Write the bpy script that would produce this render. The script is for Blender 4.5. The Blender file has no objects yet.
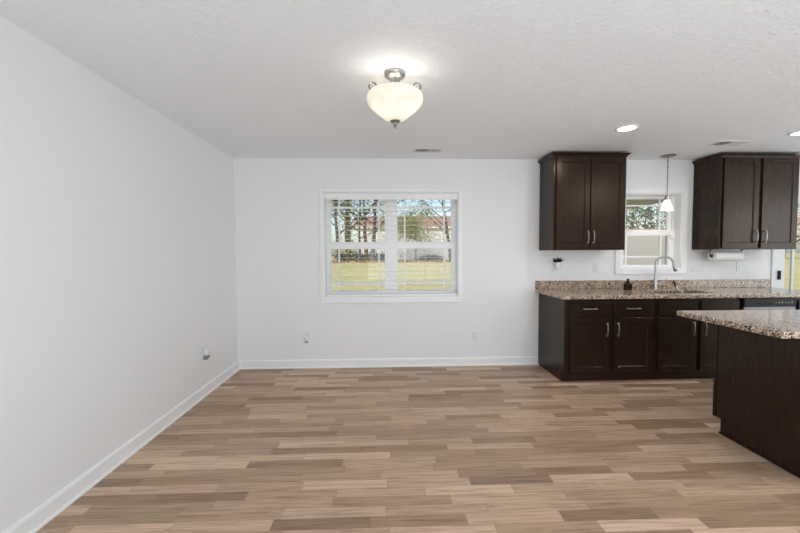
import bpy, bmesh, math, random
from mathutils import Vector, Matrix
random.seed(7)
S = bpy.context.scene
C = S.collection
PI = math.pi

# ------------------------------------------------------------------ camera, world, light, exposure
CAM_P, CAM_Y, CAM_R, CAM_H, FPX = .0413, .0356, -.0045, 1.3567, 356.0
def cam_axes():
    cy, sy = math.cos(CAM_Y), math.sin(CAM_Y)
    fw = Vector((sy, cy, 0)); rt = Vector((cy, -sy, 0)); up = Vector((0, 0, 1))
    f2 = math.cos(CAM_P)*fw - math.sin(CAM_P)*up
    u2 = math.cos(CAM_P)*up + math.sin(CAM_P)*fw
    r3 = math.cos(CAM_R)*rt + math.sin(CAM_R)*u2
    u3 = math.cos(CAM_R)*u2 - math.sin(CAM_R)*rt
    return r3, u3, f2
cd = bpy.data.cameras.new('camera'); cam = bpy.data.objects.new('camera', cd); C.objects.link(cam)
r_, u_, f_ = cam_axes()
M4 = Matrix.Identity(4)
for i in range(3):
    M4[i][0] = r_[i]; M4[i][1] = u_[i]; M4[i][2] = -f_[i]
M4[0][3], M4[1][3], M4[2][3] = 0, 0, CAM_H
cam.matrix_world = M4
cd.sensor_width = 36; cd.sensor_fit = 'HORIZONTAL'; cd.lens = FPX/800*36
cd.clip_start = .05; cd.clip_end = 400
S.camera = cam

S.view_settings.view_transform = 'Standard'
S.view_settings.look = 'None'
S.view_settings.gamma = 1
S.view_settings.use_curve_mapping = False
S.view_settings.exposure = -0.09
S.cycles.use_denoising = True
S.cycles.max_bounces = 10
S.cycles.diffuse_bounces = 9
S.cycles.transparent_max_bounces = 24
S.cycles.sample_clamp_indirect = 4
S.cycles.caustics_reflective = False
S.cycles.caustics_refractive = False

W = bpy.data.worlds.new('sky_world'); S.world = W; W.use_nodes = True
wn = W.node_tree.nodes; wl = W.node_tree.links
for n in list(wn): wn.remove(n)
wo = wn.new('ShaderNodeOutputWorld'); wb = wn.new('ShaderNodeBackground'); sky = wn.new('ShaderNodeTexSky')
sky.sky_type = 'NISHITA'; sky.sun_disc = False
sky.sun_elevation = math.radians(42); sky.sun_rotation = math.radians(200)
sky.air_density = 1.0; sky.dust_density = 1.5; sky.ozone_density = 1.0
wb.inputs['Strength'].default_value = 0.20
wl.new(sky.outputs[0], wb.inputs[0]); wl.new(wb.outputs[0], wo.inputs[0])

def lamp(name, kind, loc, energy, color=(1, 1, 1), rot=(0, 0, 0), **kw):
    d = bpy.data.lights.new(name, kind); d.energy = energy; d.color = color
    for k, v in kw.items(): setattr(d, k, v)
    o = bpy.data.objects.new(name, d); o.location = loc; o.rotation_euler = rot; C.objects.link(o)
    return o
# sunlight over the house from behind and to the left: falls on the yard only
sun = lamp('sun', 'SUN', (0, -10, 20), 3.6, (1, .95, .87), angle=math.radians(.6))
sun.rotation_euler = Vector((.42, .62, -.62)).to_track_quat('-Z', 'Y').to_euler()
# added fill lights inside the unseen rear and right windows, in place of daylight
lamp('rear_window_fill', 'AREA', (1.6, -2.85, 1.15), 120, (.83, .925, 1), (PI/2+.78, 0, 0), shape='RECTANGLE', size=4.4, size_y=1.8)
lamp('side_window_fill', 'AREA', (7.0, 1.2, 1.4), 40, (.83, .925, 1), (PI/2, 0, PI/2), shape='RECTANGLE', size=1.8, size_y=1.75)
lamp('patio_door_fill', 'AREA', (5.86, 3.98, 1.05), 30, (.83, .925, 1), (-PI/2-.25, 0, 0), shape='RECTANGLE', size=1.3, size_y=1.7)  # added fill just inside the patio door, lifts the far ceiling
# added fill lights: two at floor level imitate bounced daylight, one overhead evens the room
lamp('rear_floor_fill', 'AREA', (1.5, .1, .04), 42, (.74, .88, 1), (PI, 0, 0), shape='RECTANGLE', size=4.6, size_y=2.2)
lamp('side_floor_fill', 'AREA', (5.75, 2.2, .04), 12, (.74, .88, 1), (PI, 0, 0), shape='RECTANGLE', size=2.2, size_y=3.6)
lamp('overhead_fill', 'AREA', (1.6, .1, 2.40), 8, (.90, .96, 1), (0, 0, 0), shape='RECTANGLE', size=4.4, size_y=2.0)

# ------------------------------------------------------------------ helpers
def tag(o, label=None, cat=None, group=None, kind=None):
    if label: o['label'] = label
    if cat: o['category'] = cat
    if group: o['group'] = group
    if kind: o['kind'] = kind
    return o
def thing(name, loc, label, cat, group=None, kind=None):
    o = bpy.data.objects.new(name, None); o.empty_display_size = .05
    o.location = loc; C.objects.link(o)
    return tag(o, label, cat, group, kind)
def root_loc(o):
    v = Vector((0, 0, 0))
    while o is not None:
        v += o.location; o = o.parent
    return v

class MB:
    """collects shapes in world coordinates and links them as one mesh object"""
    def __init__(s): s.bm = bmesh.new()
    def box(s, x0, x1, y0, y1, z0, z1):
        m = Matrix.Translation(((x0+x1)/2, (y0+y1)/2, (z0+z1)/2)) @ Matrix.Diagonal((abs(x1-x0), abs(y1-y0), abs(z1-z0), 1))
        bmesh.ops.create_cube(s.bm, size=1, matrix=m); return s
    def obox(s, c, size, rot):
        m = Matrix.Translation(c) @ rot.to_matrix().to_4x4() @ Matrix.Diagonal((*size, 1))
        bmesh.ops.create_cube(s.bm, size=1, matrix=m); return s
    def face(s, pts):
        return s.bm.faces.new([s.bm.verts.new(p) for p in pts])
    def prism(s, prof, axis, a, b):
        """profile (list of 2D) extruded along axis 'x','y','z' from a to b"""
        def P(p, t):
            return {'x': (t, p[0], p[1]), 'y': (p[0], t, p[1]), 'z': (p[0], p[1], t)}[axis]
        va = [s.bm.verts.new(P(p, a)) for p in prof]; vb = [s.bm.verts.new(P(p, b)) for p in prof]
        n = len(prof)
        for i in range(n):
            s.bm.faces.new((va[i], va[(i+1) % n], vb[(i+1) % n], vb[i]))
        s.bm.faces.new(va); s.bm.faces.new(vb); return s
    def lathe(s, prof, c, axis='z', n=40, caps=True):
        rings = []
        for r, h in prof:
            ring = []
            for k in range(n):
                a = 2*PI*k/n; u, v = r*math.cos(a), r*math.sin(a)
                p = {'z': (u, v, h), 'x': (h, u, v), 'y': (u, h, v)}[axis]
                ring.append(s.bm.verts.new(Vector(c)+Vector(p)))
            rings.append(ring)
        for a, b in zip(rings, rings[1:]):
            for k in range(n):
                s.bm.faces.new((a[k], a[(k+1) % n], b[(k+1) % n], b[k]))
        if caps:
            s.bm.faces.new(rings[0]); s.bm.faces.new(rings[-1])
        return s
    def tube(s, pts, r, n=10, caps=True):
        pts = [Vector(p) for p in pts]
        rs = r if isinstance(r, (list, tuple)) else [r]*len(pts)
        rings = []; ref = None
        for i, p in enumerate(pts):
            t = (pts[min(i+1, len(pts)-1)]-pts[max(i-1, 0)]).normalized()
            if ref is None:
                ref = t.orthogonal().normalized()
            else:
                ref = (ref - t*ref.dot(t))
                ref = ref.normalized() if ref.length > 1e-6 else t.orthogonal().normalized()
            b = t.cross(ref)
            rings.append([s.bm.verts.new(p+(ref*math.cos(2*PI*k/n)+b*math.sin(2*PI*k/n))*rs[i]) for k in range(n)])
        for a, b in zip(rings, rings[1:]):
            for k in range(n):
                s.bm.faces.new((a[k], a[(k+1) % n], b[(k+1) % n], b[k]))
        if caps:
            s.bm.faces.new(rings[0]); s.bm.faces.new(rings[-1])
        return s
    def build(s, name, mat, parent=None, bevel=0, smooth=False, seg=2, origin=None, angle=40):
        bmesh.ops.recalc_face_normals(s.bm, faces=s.bm.faces[:])
        if parent is not None:
            off = root_loc(parent)
        elif origin is not None:
            off = Vector(origin)
        else:
            vs = [v.co for v in s.bm.verts]
            off = Vector(((min(v.x for v in vs)+max(v.x for v in vs))/2, (min(v.y for v in vs)+max(v.y for v in vs))/2, min(v.z for v in vs)))
        bmesh.ops.translate(s.bm, verts=s.bm.verts[:], vec=-off)
        me = bpy.data.meshes.new(name); s.bm.to_mesh(me); s.bm.free()
        if smooth:
            for p in me.polygons: p.use_smooth = True
        me.materials.append(mat)
        o = bpy.data.objects.new(name, me); C.objects.link(o)
        if parent is not None:
            o.parent = parent
        else:
            o.location = off
        if bevel:
            b = o.modifiers.new('bevel', 'BEVEL'); b.width = bevel; b.segments = seg; b.limit_method = 'ANGLE'; b.angle_limit = math.radians(angle)
            b.harden_normals = False
        if smooth:
            e = o.modifiers.new('edges', 'EDGE_SPLIT'); e.split_angle = math.radians(35)
        return o
def struct(o): return tag(o, kind='structure')

def arc(c, r, a0, a1, n, ax1, ax2):
    c = Vector(c); ax1 = Vector(ax1); ax2 = Vector(ax2)
    return [c+ax1*(r*math.cos(a0+(a1-a0)*i/n))+ax2*(r*math.sin(a0+(a1-a0)*i/n)) for i in range(n+1)]

# ------------------------------------------------------------------ materials
class N:
    def __init__(s, name):
        s.m = bpy.data.materials.new(name); s.m.use_nodes = True
        s.t = s.m.node_tree; s.n = s.t.nodes; s.l = s.t.links
        s.b = s.n['Principled BSDF']
    def new(s, typ, **kw):
        x = s.n.new(typ)
        for k, v in kw.items(): setattr(x, k, v)
        return x
    def link(s, a, b): s.l.new(a, b)
    def set(s, **kw):
        for k, v in kw.items():
            s.b.inputs[k.replace('_', ' ')].default_value = v
        return s
    def coords(s, scale=(1, 1, 1), world=False):
        m = s.new('ShaderNodeMapping'); m.inputs['Scale'].default_value = scale
        if world: s.link(s.new('ShaderNodeNewGeometry').outputs['Position'], m.inputs['Vector'])
        else: s.link(s.new('ShaderNodeTexCoord').outputs['Object'], m.inputs['Vector'])
        return m.outputs[0]
    def noise(s, vec, scale, detail=4, rough=.5):
        x = s.new('ShaderNodeTexNoise'); x.inputs['Scale'].default_value = scale
        x.inputs['Detail'].default_value = detail; x.inputs['Roughness'].default_value = rough
        s.link(vec, x.inputs['Vector']); return x
    def ramp(s, fac, stops, interp='LINEAR'):
        r = s.new('ShaderNodeValToRGB'); r.color_ramp.interpolation = interp
        e = r.color_ramp.elements
        while len(e) < len(stops): e.new(.5)
        for k, (p, c) in enumerate(stops):
            e[k].position = p; e[k].color = (*c, 1)
        s.link(fac, r.inputs[0]); return r.outputs[0]
    def math(s, op, a, b=None):
        x = s.new('ShaderNodeMath', operation=op)
        for k, v in enumerate((a, b)):
            if v is None: continue
            if isinstance(v, (int, float)): x.inputs[k].default_value = v
            else: s.link(v, x.inputs[k])
        return x.outputs[0]
    def mix(s, fac, a, b, mode='MIX'):
        x = s.new('ShaderNodeMix', data_type='RGBA', blend_type=mode)
        for k, v in ((0, fac), (6, a), (7, b)):
            if isinstance(v, (int, float)): x.inputs[k].default_value = v
            elif isinstance(v, tuple): x.inputs[k].default_value = (*v, 1)
            else: s.link(v, x.inputs[k])
        return x.outputs[2]
    def bump(s, h, strength, dist=.01):
        x = s.new('ShaderNodeBump'); x.inputs['Strength'].default_value = strength; x.inputs['Distance'].default_value = dist
        s.link(h, x.inputs['Height']); s.link(x.outputs[0], s.b.inputs['Normal']); return x

def plain(name, col, rough=.5, metal=0, spec=.5, var=.04, scale=30, bump=0):
    k = N(name); k.set(Roughness=rough, Metallic=metal)
    k.b.inputs['Specular IOR Level'].default_value = spec
    n = k.noise(k.coords(), scale, 3)
    lo = tuple(c*(1-var) for c in col); hi = tuple(min(1, c*(1+var)) for c in col)
    k.link(k.ramp(n.outputs[0], [(.3, lo), (.7, hi)]), k.b.inputs['Base Color'])
    if bump: k.bump(n.outputs[0], bump, .002)
    return k.m
def emis(name, col, strength, base=(.8, .8, .8), rough=.3):
    k = N(name); k.set(Roughness=rough); k.b.inputs['Base Color'].default_value = (*base, 1)
    k.b.inputs['Emission Color'].default_value = (*col, 1); k.b.inputs['Emission Strength'].default_value = strength
    return k.m

def mat_wall():
    k = N('wall_paint'); k.set(Roughness=.55); k.b.inputs['Specular IOR Level'].default_value = .25
    v = k.coords(world=True)
    n = k.noise(v, 140, 3); n2 = k.noise(v, .9, 2)
    k.link(k.ramp(n2.outputs[0], [(.3, (.825, .835, .845)), (.7, (.845, .855, .865))]), k.b.inputs['Base Color'])
    k.bump(n.outputs[0], .06, .003)
    return k.m
def mat_ceiling():
    k = N('knockdown_ceiling'); k.set(Roughness=.8); k.b.inputs['Specular IOR Level'].default_value = .15
    v = k.coords(world=True)
    n = k.noise(v, 36, 6, .62); n2 = k.noise(v, 90, 3, .6)
    h = k.math('ADD', k.ramp(n.outputs[0], [(.44, (0, 0, 0)), (.56, (1, 1, 1))]), k.math('MULTIPLY', n2.outputs[0], .5))
    k.b.inputs['Base Color'].default_value = (.885, .905, .925, 1)
    k.bump(h, .45, .005)
    return k.m
def mat_floor():
    k = N('laminate_floor')
    sep = k.new('ShaderNodeSeparateXYZ'); k.link(k.coords(world=True), sep.inputs[0])
    X, Y = sep.outputs[0], sep.outputs[1]
    PW = .074
    row = k.math('FLOOR', k.math('DIVIDE', Y, PW))
    wr = k.new('ShaderNodeTexWhiteNoise', noise_dimensions='1D'); k.link(row, wr.inputs['W'])
    ln = k.math('ADD', k.math('MULTIPLY', wr.outputs['Value'], .28), .42)
    wr2 = k.new('ShaderNodeTexWhiteNoise', noise_dimensions='1D'); k.link(k.math('ADD', row, 71.3), wr2.inputs['W'])
    xo = k.math('ADD', k.math('DIVIDE', X, ln), k.math('MULTIPLY', wr2.outputs['Value'], 9.7))
    col = k.math('FLOOR', xo)
    cv = k.new('ShaderNodeCombineXYZ'); k.link(row, cv.inputs[0]); k.link(col, cv.inputs[1])
    wc = k.new('ShaderNodeTexWhiteNoise', noise_dimensions='2D'); k.link(cv.outputs[0], wc.inputs['Vector'])
    base = k.ramp(wc.outputs['Value'], [(0, (0.288, 0.192, 0.127)), (0.2, (0.384, 0.261, 0.175)), (0.6, (0.499, 0.35, 0.243)), (0.88, (0.576, 0.408, 0.287)), (1, (0.682, 0.494, 0.354))])
    # grain along X, shifted per strip
    gv = k.new('ShaderNodeCombineXYZ')
    k.link(k.math('ADD', k.math('MULTIPLY', X, 2.2), k.math('MULTIPLY', wc.outputs['Value'], 37)), gv.inputs[0])
    k.link(k.math('MULTIPLY', Y, 60), gv.inputs[1]); k.link(wc.outputs['Value'], gv.inputs[2])
    g = k.noise(gv.outputs[0], 1.6, 6, .62); g.inputs['Distortion'].default_value = .5
    gc = k.ramp(g.outputs[0], [(.3, (.52, .52, .54)), (.5, (.97, .97, .97)), (.72, (1.2, 1.18, 1.15))])
    c = k.mix(1.0, base, gc, 'MULTIPLY')
    # seams
    fy = k.math('FRACT', k.math('DIVIDE', Y, PW)); fx = k.math('FRACT', xo)
    sy = k.math('LESS_THAN', fy, .022); sx = k.math('LESS_THAN', fx, .0045)
    seam = k.math('MAXIMUM', sy, sx)
    c = k.mix(k.math('MULTIPLY', seam, .35), c, (.07, .045, .03))
    k.link(c, k.b.inputs['Base Color'])
    k.link(k.ramp(g.outputs[0], [(.2, (.42, .42, .42)), (.8, (.32, .32, .32))]), k.b.inputs['Roughness'])
    k.b.inputs['Specular IOR Level'].default_value = .30
    k.bump(g.outputs[0], .04, .002)
    return k.m
def mat_granite():
    k = N('granite'); k.set(Roughness=.12); k.b.inputs['Specular IOR Level'].default_value = .5
    v = k.coords(world=True)
    def vor(scale, feat='F1'):
        x = k.new('ShaderNodeTexVoronoi', feature=feat); x.inputs['Scale'].default_value = scale; k.link(v, x.inputs['Vector']); return x
    a = vor(115); s1 = k.new('ShaderNodeSeparateColor'); k.link(a.outputs['Color'], s1.inputs[0])
    b = vor(140); s2 = k.new('ShaderNodeSeparateColor'); k.link(b.outputs['Color'], s2.inputs[0])
    base = k.ramp(s1.outputs[0], [(0, (.30, .185, .118)), (.28, (.51, .365, .255)), (.58, (.65, .51, .39)), (.82, (.76, .655, .55)), (1, (.85, .785, .70))], 'CONSTANT')
    cl = k.noise(v, 9, 3)
    dk = k.math('LESS_THAN', k.math('ADD', s2.outputs[1], k.math('MULTIPLY', cl.outputs[0], -.28)), .19)
    c = k.mix(dk, base, (.030, .020, .018))
    lt = k.math('GREATER_THAN', s2.outputs[0], .9)
    c = k.mix(k.math('MULTIPLY', lt, .5), c, (.36, .32, .30))
    k.link(c, k.b.inputs['Base Color'])
    return k.m
def mat_espresso():
    k = N('espresso_wood'); k.b.inputs['Specular IOR Level'].default_value = .34; k.b.inputs['Specular Tint'].default_value = (1, .80, .66, 1)
    v = k.coords((26, 26, 1.6))
    g = k.noise(v, 3.2, 6, .6)
    k.link(k.ramp(g.outputs[0], [(.25, (.013, .0062, .0038)), (.55, (.021, .0104, .0066)), (.8, (.032, .0162, .0105))]), k.b.inputs['Base Color'])
    k.link(k.ramp(g.outputs[0], [(.2, (.28, .28, .28)), (.8, (.25, .25, .25))]), k.b.inputs['Roughness'])
    k.bump(g.outputs[0], .012, .001)
    return k.m
def mat_glass():
    k = N('window_glass'); k.n.remove(k.b)
    tr = k.new('ShaderNodeBsdfTransparent'); gl = k.new('ShaderNodeBsdfGlossy'); gl.inputs['Roughness'].default_value = .01
    tr.inputs[0].default_value = (.97, .98, .98, 1)
    fr = k.new('ShaderNodeFresnel'); fr.inputs['IOR'].default_value = 1.45
    mx = k.new('ShaderNodeMixShader'); bk = k.new('ShaderNodeNewGeometry'); k.link(k.math('MULTIPLY', fr.outputs[0], k.math('SUBTRACT', 1.0, bk.outputs['Backfacing'])), mx.inputs[0]); k.link(tr.outputs[0], mx.inputs[1]); k.link(gl.outputs[0], mx.inputs[2])
    k.link(mx.outputs[0], k.n['Material Output'].inputs[0]); return k.m
def mat_grass():
    k = N('lawn_grass'); k.set(Roughness=.9); v = k.coords(world=True)
    n = k.noise(v, .9, 5); n2 = k.noise(v, 7, 4, .7)
    c1 = k.ramp(n.outputs[0], [(.35, (.68, .55, .27)), (.65, (.52, .50, .19))])
    c2 = k.ramp(n2.outputs[0], [(.3, (.6, .6, .6)), (.65, (1.1, 1.1, 1.1))])
    k.link(k.mix(1, c1, c2, 'MULTIPLY'), k.b.inputs['Base Color']); return k.m
def mat_roof(col):
    k = N('roof_shingles'); k.set(Roughness=.9); v = k.coords((3, 3, 3), world=True)
    b = k.new('ShaderNodeTexBrick'); b.inputs['Scale'].default_value = 2; k.link(v, b.inputs['Vector'])
    b.inputs['Color1'].default_value = (*col, 1); b.inputs['Color2'].default_value = (*(c*.8 for c in col), 1); b.inputs['Mortar'].default_value = (*(c*.6 for c in col), 1)
    k.link(b.outputs[0], k.b.inputs['Base Color']); return k.m
def mat_leaf(name, a, b):
    k = N(name); k.set(Roughness=.6); n = k.noise(k.coords(), 2.5, 3)
    k.link(k.ramp(n.outputs[0], [(.35, a), (.65, b)]), k.b.inputs['Base Color']); return k.m
def mat_lampglass(name, col, strength):
    k = N(name); k.set(Roughness=.35)
    n = k.noise(k.coords(), 9, 4); n.inputs['Distortion'].default_value = 1.2
    k.link(k.ramp(n.outputs[0], [(.3, (.80, .74, .66)), (.7, (.92, .89, .84))]), k.b.inputs['Base Color'])
    k.link(k.ramp(n.outputs[0], [(.3, tuple(c*.86 for c in col)), (.7, col)]), k.b.inputs['Emission Color'])
    k.b.inputs['Emission Strength'].default_value = strength
    return k.m

WALL = mat_wall(); CEIL = mat_ceiling(); FLOOR = mat_floor(); GRAN = mat_granite(); WOOD = mat_espresso(); GLASS = mat_glass()
DOORW = plain('door_white', (.74, .75, .76), .4, var=.01)
TRIM = plain('white_trim', (.88, .89, .90), .35, var=.01)
VINYL = plain('white_vinyl', (.94, .94, .94), .3, var=.01)
BLIND = plain('blind_slat_white', (.88, .89, .90), .45, var=.02)
PLATE = plain('white_plastic', (.80, .81, .82), .35, var=.01)
DKNICKEL = plain('aged_nickel', (.30, .29, .28), .32, 1, var=.06, scale=60)
SLOT = plain('dark_slot', (.12, .12, .12), .5)
NICKEL = plain('brushed_nickel', (.42, .41, .395), .30, 1, var=.06, scale=60)
STEEL = plain('stainless_steel', (.26, .26, .265), .42, 1, var=.05, scale=80)
BLACK = plain('black_plastic', (.010, .010, .011), .4, spec=.28)
DKGLASS = plain('dark_amber_glass', (.012, .007, .006), .12)
PAPER = plain('paper_towel', (.93, .93, .93), .9, bump=.2, scale=200)
CARD = plain('cardboard_core', (.30, .26, .22), .8)
DARKIN = plain('dark_interior', (.02, .02, .02), .8)
ICON = plain('grey_print', (.45, .45, .46), .5)
SHOE = plain('white_quarter_round', (.85, .84, .82), .35, var=.01)

# ------------------------------------------------------------------ room shell
D = 4.169; XL = -1.745; XR = 7.15; YR = -3.45; H = 2.434; T = .15
struct(MB().box(XL-T, XR+T, YR-T, D+T, -.12, 0).build('floor', FLOOR))
struct(MB().box(XL-T, XR+T, YR-T, D+T, H, H+.14).build('ceiling', CEIL))
struct(MB().box(XL-T, XL, YR-T, D+T, 0, H).build('wall_left', WALL))

def wall_with_holes(x0, x1, y0, y1, holes):
    """wall across X with rectangular openings (x0,x1,z0,z1) sorted by x"""
    m = MB(); x = x0
    for a, b, c, d in holes:
        m.box(x, a, y0, y1, 0, H)
        if c > 0: m.box(a, b, y0, y1, 0, c)
        m.box(a, b, y0, y1, d, H); x = b
    m.box(x, x1, y0, y1, 0, H); return m
W1 = (-.735, .838, .820, 2.052)
W2 = (2.79, 3.53, 1.140, 2.035)
D1 = (4.712, 6.56, 0.0, 2.06)
struct(wall_with_holes(XL, XR, D, D+T, [W1, W2, D1]).build('wall_back', WALL))
RW = (-1.0, 3.4, .5, 2.3)
struct(wall_with_holes(XL, XR, YR-T, YR, [RW]).build('wall_rear', WALL))
SW = (.2, 2.2, .45, 2.35)
m = MB(); m.box(XR, XR+T, YR-T, SW[0], 0, H).box(XR, XR+T, SW[1], D+T, 0, H).box(XR, XR+T, SW[0], SW[1], 0, SW[2]).box(XR, XR+T, SW[0], SW[1], SW[3], H)
struct(m.build('wall_right', WALL))

def baseboard(name, a, b, side):
    """profile board with a quarter round at its foot; side 'back' (along X) or 'left' (along Y)"""
    prof = [(0, 0), (.014, 0), (.014, .082), (.010, .093), (.004, .098), (0, .098)]
    q = [(.014, 0)]+[(.014+.014*math.cos(t), .016*math.sin(t)) for t in [PI/2*i/5 for i in range(6)]]
    m = MB(); s = MB()
    if side == 'back':
        m.prism([(D-p, z) for p, z in prof], 'x', a, b); s.prism([(D-p, z) for p, z in q], 'x', a, b)
    else:
        m.prism([(XL+p, z) for p, z in prof], 'y', a, b); s.prism([(XL+p, z) for p, z in q], 'y', a, b)
    o = struct(m.build(name, TRIM)); s.build('quarter_round', SHOE, o)
baseboard('baseboard_back', XL, 1.800, 'back')
baseboard('baseboard_left', YR, D, 'left')

# ------------------------------------------------------------------ windows
def frame_box(m, x0, x1, z0, z1, y0, y1, l, r, b, t):
    m.box(x0, x0+l, y0, y1, z0, z1).box(x1-r, x1, y0, y1, z0, z1)
    m.box(x0+l, x1-r, y0, y1, z0, z0+b).box(x0+l, x1-r, y0, y1, z1-t, z1)
    return m
def sash(parent, x0, x1, z0, z1, y, st, b, t, vx, hz):
    o = frame_box(MB(), x0, x1, z0, z1, y, y+.032, st, st, b, t).build('sash', VINYL, parent, .003)
    MB().box(x0+st, x1-st, y+.013, y+.019, z0+b, z1-t).build('glass_pane', GLASS, o)
    m = MB()
    for x in vx: m.box(x-.0095, x+.0095, y+.006, y+.026, z0+b, z1-t)
    for z in hz: m.box(x0+st, x1-st, y+.0065, y+.0255, z-.0095, z+.0095)
    m.build('muntin', VINYL, o)
    return o
def casing(parent, x0, x1, z0, z1, w, wt, wb):
    m = MB()
    y0, y1 = D-.016, D
    m.box(x0-w, x0, y0, y1, z0-wb, z1+wt).box(x1, x1+w, y0, y1, z0-wb, z1+wt)
    m.box(x0, x1, y0, y1, z1, z1+wt).box(x0, x1, y0, y1, z0-wb, z0)
    m.build('casing', TRIM, parent, .004)
    m = MB()     # jamb liner inside the opening
    frame_box(m, x0, x1, z0, z1, D-.004, D+.09, .010, .010, .010, .010)
    m.build('jamb', TRIM, parent)

win = thing('window_1', ((W1[0]+W1[1])/2, D+.1, W1[2]), 'white twin double-hung window with a lowered open slat blind in the empty wall', 'window', kind='structure')
casing(win, *W1, .044, .032, .062)
fy = D+.095
frame_box(MB(), W1[0]+.010, W1[1]-.010, W1[2]+.010, W1[3]-.010, fy, fy+.05, .022, .022, .02, .022).box(.005, .090, fy-.004, fy+.05, W1[2]+.03, W1[3]-.03).build('window_frame', VINYL, win, .003)
for a, b, vx in ((-.703, .005, (-.572, -.099)), (.090, .806, (.212, .688))):
    st = .036 if a < 0 else .026
    sash(win, a, b, 1.432, W1[3]-.032, fy+.022, .034, .045, .035, vx, (1.884,))
    sash(win, a, b, W1[2]+.030, 1.470, fy-.006, .034, .038, .080, vx, (.980,))
MB().box(-.36, -.30, fy-.02, fy-.006, 1.455, 1.475).box(.42, .48, fy-.02, fy-.006, 1.455, 1.475).build('sash_lock', VINYL, win, .003)

win2 = thing('window_2', ((W2[0]+W2[1])/2, D+.1, W2[2]), 'white single double-hung window over the kitchen sink', 'window', kind='structure')
casing(win2, *W2, .068, .062, .066)
fy = D+.088
frame_box(MB(), W2[0]+.010, W2[1]-.010, W2[2]+.010, W2[3]-.010, fy, fy+.05, .03, .03, .012, .012).build('window_frame', VINYL, win2, .003)
sash(win2, W2[0]+.04, W2[1]-.04, 1.560, W2[3]-.022, fy+.018, .05, .052, .028, (2.915, 3.35), (1.907,))
sash(win2, W2[0]+.04, W2[1]-.04, W2[2]+.022, 1.595, fy-.010, .05, .020, .055, (2.915, 3.35), (1.282,))
MB().box(3.455, 3.505, fy-.03, fy-.012, 1.50, 1.56).build('sash_latch', VINYL, win2, .004)

# rear and right wall windows (behind the camera)
for nm, axis in (('window_3', 'x'), ('window_4', 'y')):
    w = thing(nm, (0, 0, 0), 'white framed window behind the camera', 'window', kind='structure')
    if axis == 'x':
        frame_box(MB(), RW[0], RW[1], RW[2], RW[3], YR-.1, YR-.04, .06, .06, .06, .06).box(1.17, 1.23, YR-.1, YR-.04, RW[2], RW[3]).build('window_frame', VINYL, w)
        MB().box(RW[0]+.06, RW[1]-.06, YR-.075, YR-.07, RW[2]+.06, RW[3]-.06).build('glass_pane', GLASS, w)
    else:
        m = MB()
        m.box(XR+.04, XR+.1, SW[0], SW[0]+.06, SW[2], SW[3]).box(XR+.04, XR+.1, SW[1]-.06, SW[1], SW[2], SW[3])
        m.box(XR+.04, XR+.1, SW[0], SW[1], SW[2], SW[2]+.06).box(XR+.04, XR+.1, SW[0], SW[1], SW[3]-.06, SW[3])
        m.build('window_frame', VINYL, w)
        MB().box(XR+.07, XR+.075, SW[0], SW[1], SW[2], SW[3]).build('glass_pane', GLASS, w)

# glazed patio door at the end of the kitchen run
door = thing('door_1', ((D1[0]+D1[1])/2, D+.08, 0), 'white glazed patio door with a dark latch at the end of the counter', 'door', kind='structure')
m = MB(); m.box(D1[0]-.045, D1[0], D-.016, D, 0, D1[3]+.06).box(D1[1], D1[1]+.06, D-.016, D, 0, D1[3]+.06).box(D1[0], D1[1], D-.016, D, D1[3], D1[3]+.06)
m.build('casing', DOORW, door, .004)
frame_box(MB(), D1[0], D1[1], 0, D1[3], D+.03, D+.13, .03, .03, .03, .03).build('door_frame', DOORW, door, .003)
MB().box(4.742, 4.888, D+.035, D+.072, .03, D1[3]-.03).box(5.55, 5.65, D+.035, D+.072, .03, D1[3]-.03).box(4.888, 5.55, D+.035, D+.072, .03, .17).box(4.888, 5.55, D+.035, D+.072, 1.92, D1[3]-.03).build('door_panel', DOORW, door, .003)
MB().box(4.888, 5.55, D+.05, D+.056, .17, 1.92).box(5.65, 6.45, D+.09, D+.096, .1, 1.95).build('glass_pane', GLASS, door)
MB().box(4.985, 5.015, D+.044, D+.064, .17, 1.92).build('muntin', DOORW, door)
MB().box(5.62, 5.70, D+.078, D+.115, .03, D1[3]-.03).box(6.45, 6.53, D+.078, D+.115, .03, D1[3]-.03).box(5.7, 6.45, D+.078, D+.115, .03, .13).box(5.7, 6.45, D+.078, D+.115, 1.95, D1[3]-.03).build('fixed_panel', DOORW, door, .003)
MB().box(4.795, 4.818, D+.010, D+.036, .995, 1.105).build('latch', BLACK, door, .005)

# blind in window 1
bl = thing('window_blind', ((W1[0]+W1[1])/2, D+.03, W1[2]+.012), 'white wide-slat horizontal blind lowered with slats open in the twin window', 'blind')
bx0, bx1 = W1[0]+.013, W1[1]-.013
MB().box(bx0, bx1, D-.008, D+.006, 1.962, W1[3]-.014).build('valance', BLIND, bl, .004)
MB().box(bx0+.005, bx1-.005, D+.008, D+.066, 1.985, W1[3]-.014).build('headrail', BLIND, bl)
m = MB()
z = .905
while z < 1.975:
    n = 6
    prof = [(D+.014+.046*i/n, z+.0010*math.sin(PI*i/n)) for i in range(n+1)]
    prof += [(y, zz-.0022) for y, zz in reversed(prof)]
    m.prism(prof, 'x', bx0+.006, bx1-.006)
    z += .0545
m.build('slats', BLIND, bl)
MB().box(bx0+.004, bx1-.004, D+.008, D+.066, W1[2]+.012, W1[2]+.040).build('bottom_rail', BLIND, bl, .004)
m = MB()
for x in (-.645, -.335, .05, .45, .765):
    for y in (D+.0065, D+.0675): m.tube([(x, y, .85), (x, y, 1.99)], .0011, 6)
m.build('ladder_cords', BLIND, bl)

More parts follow.
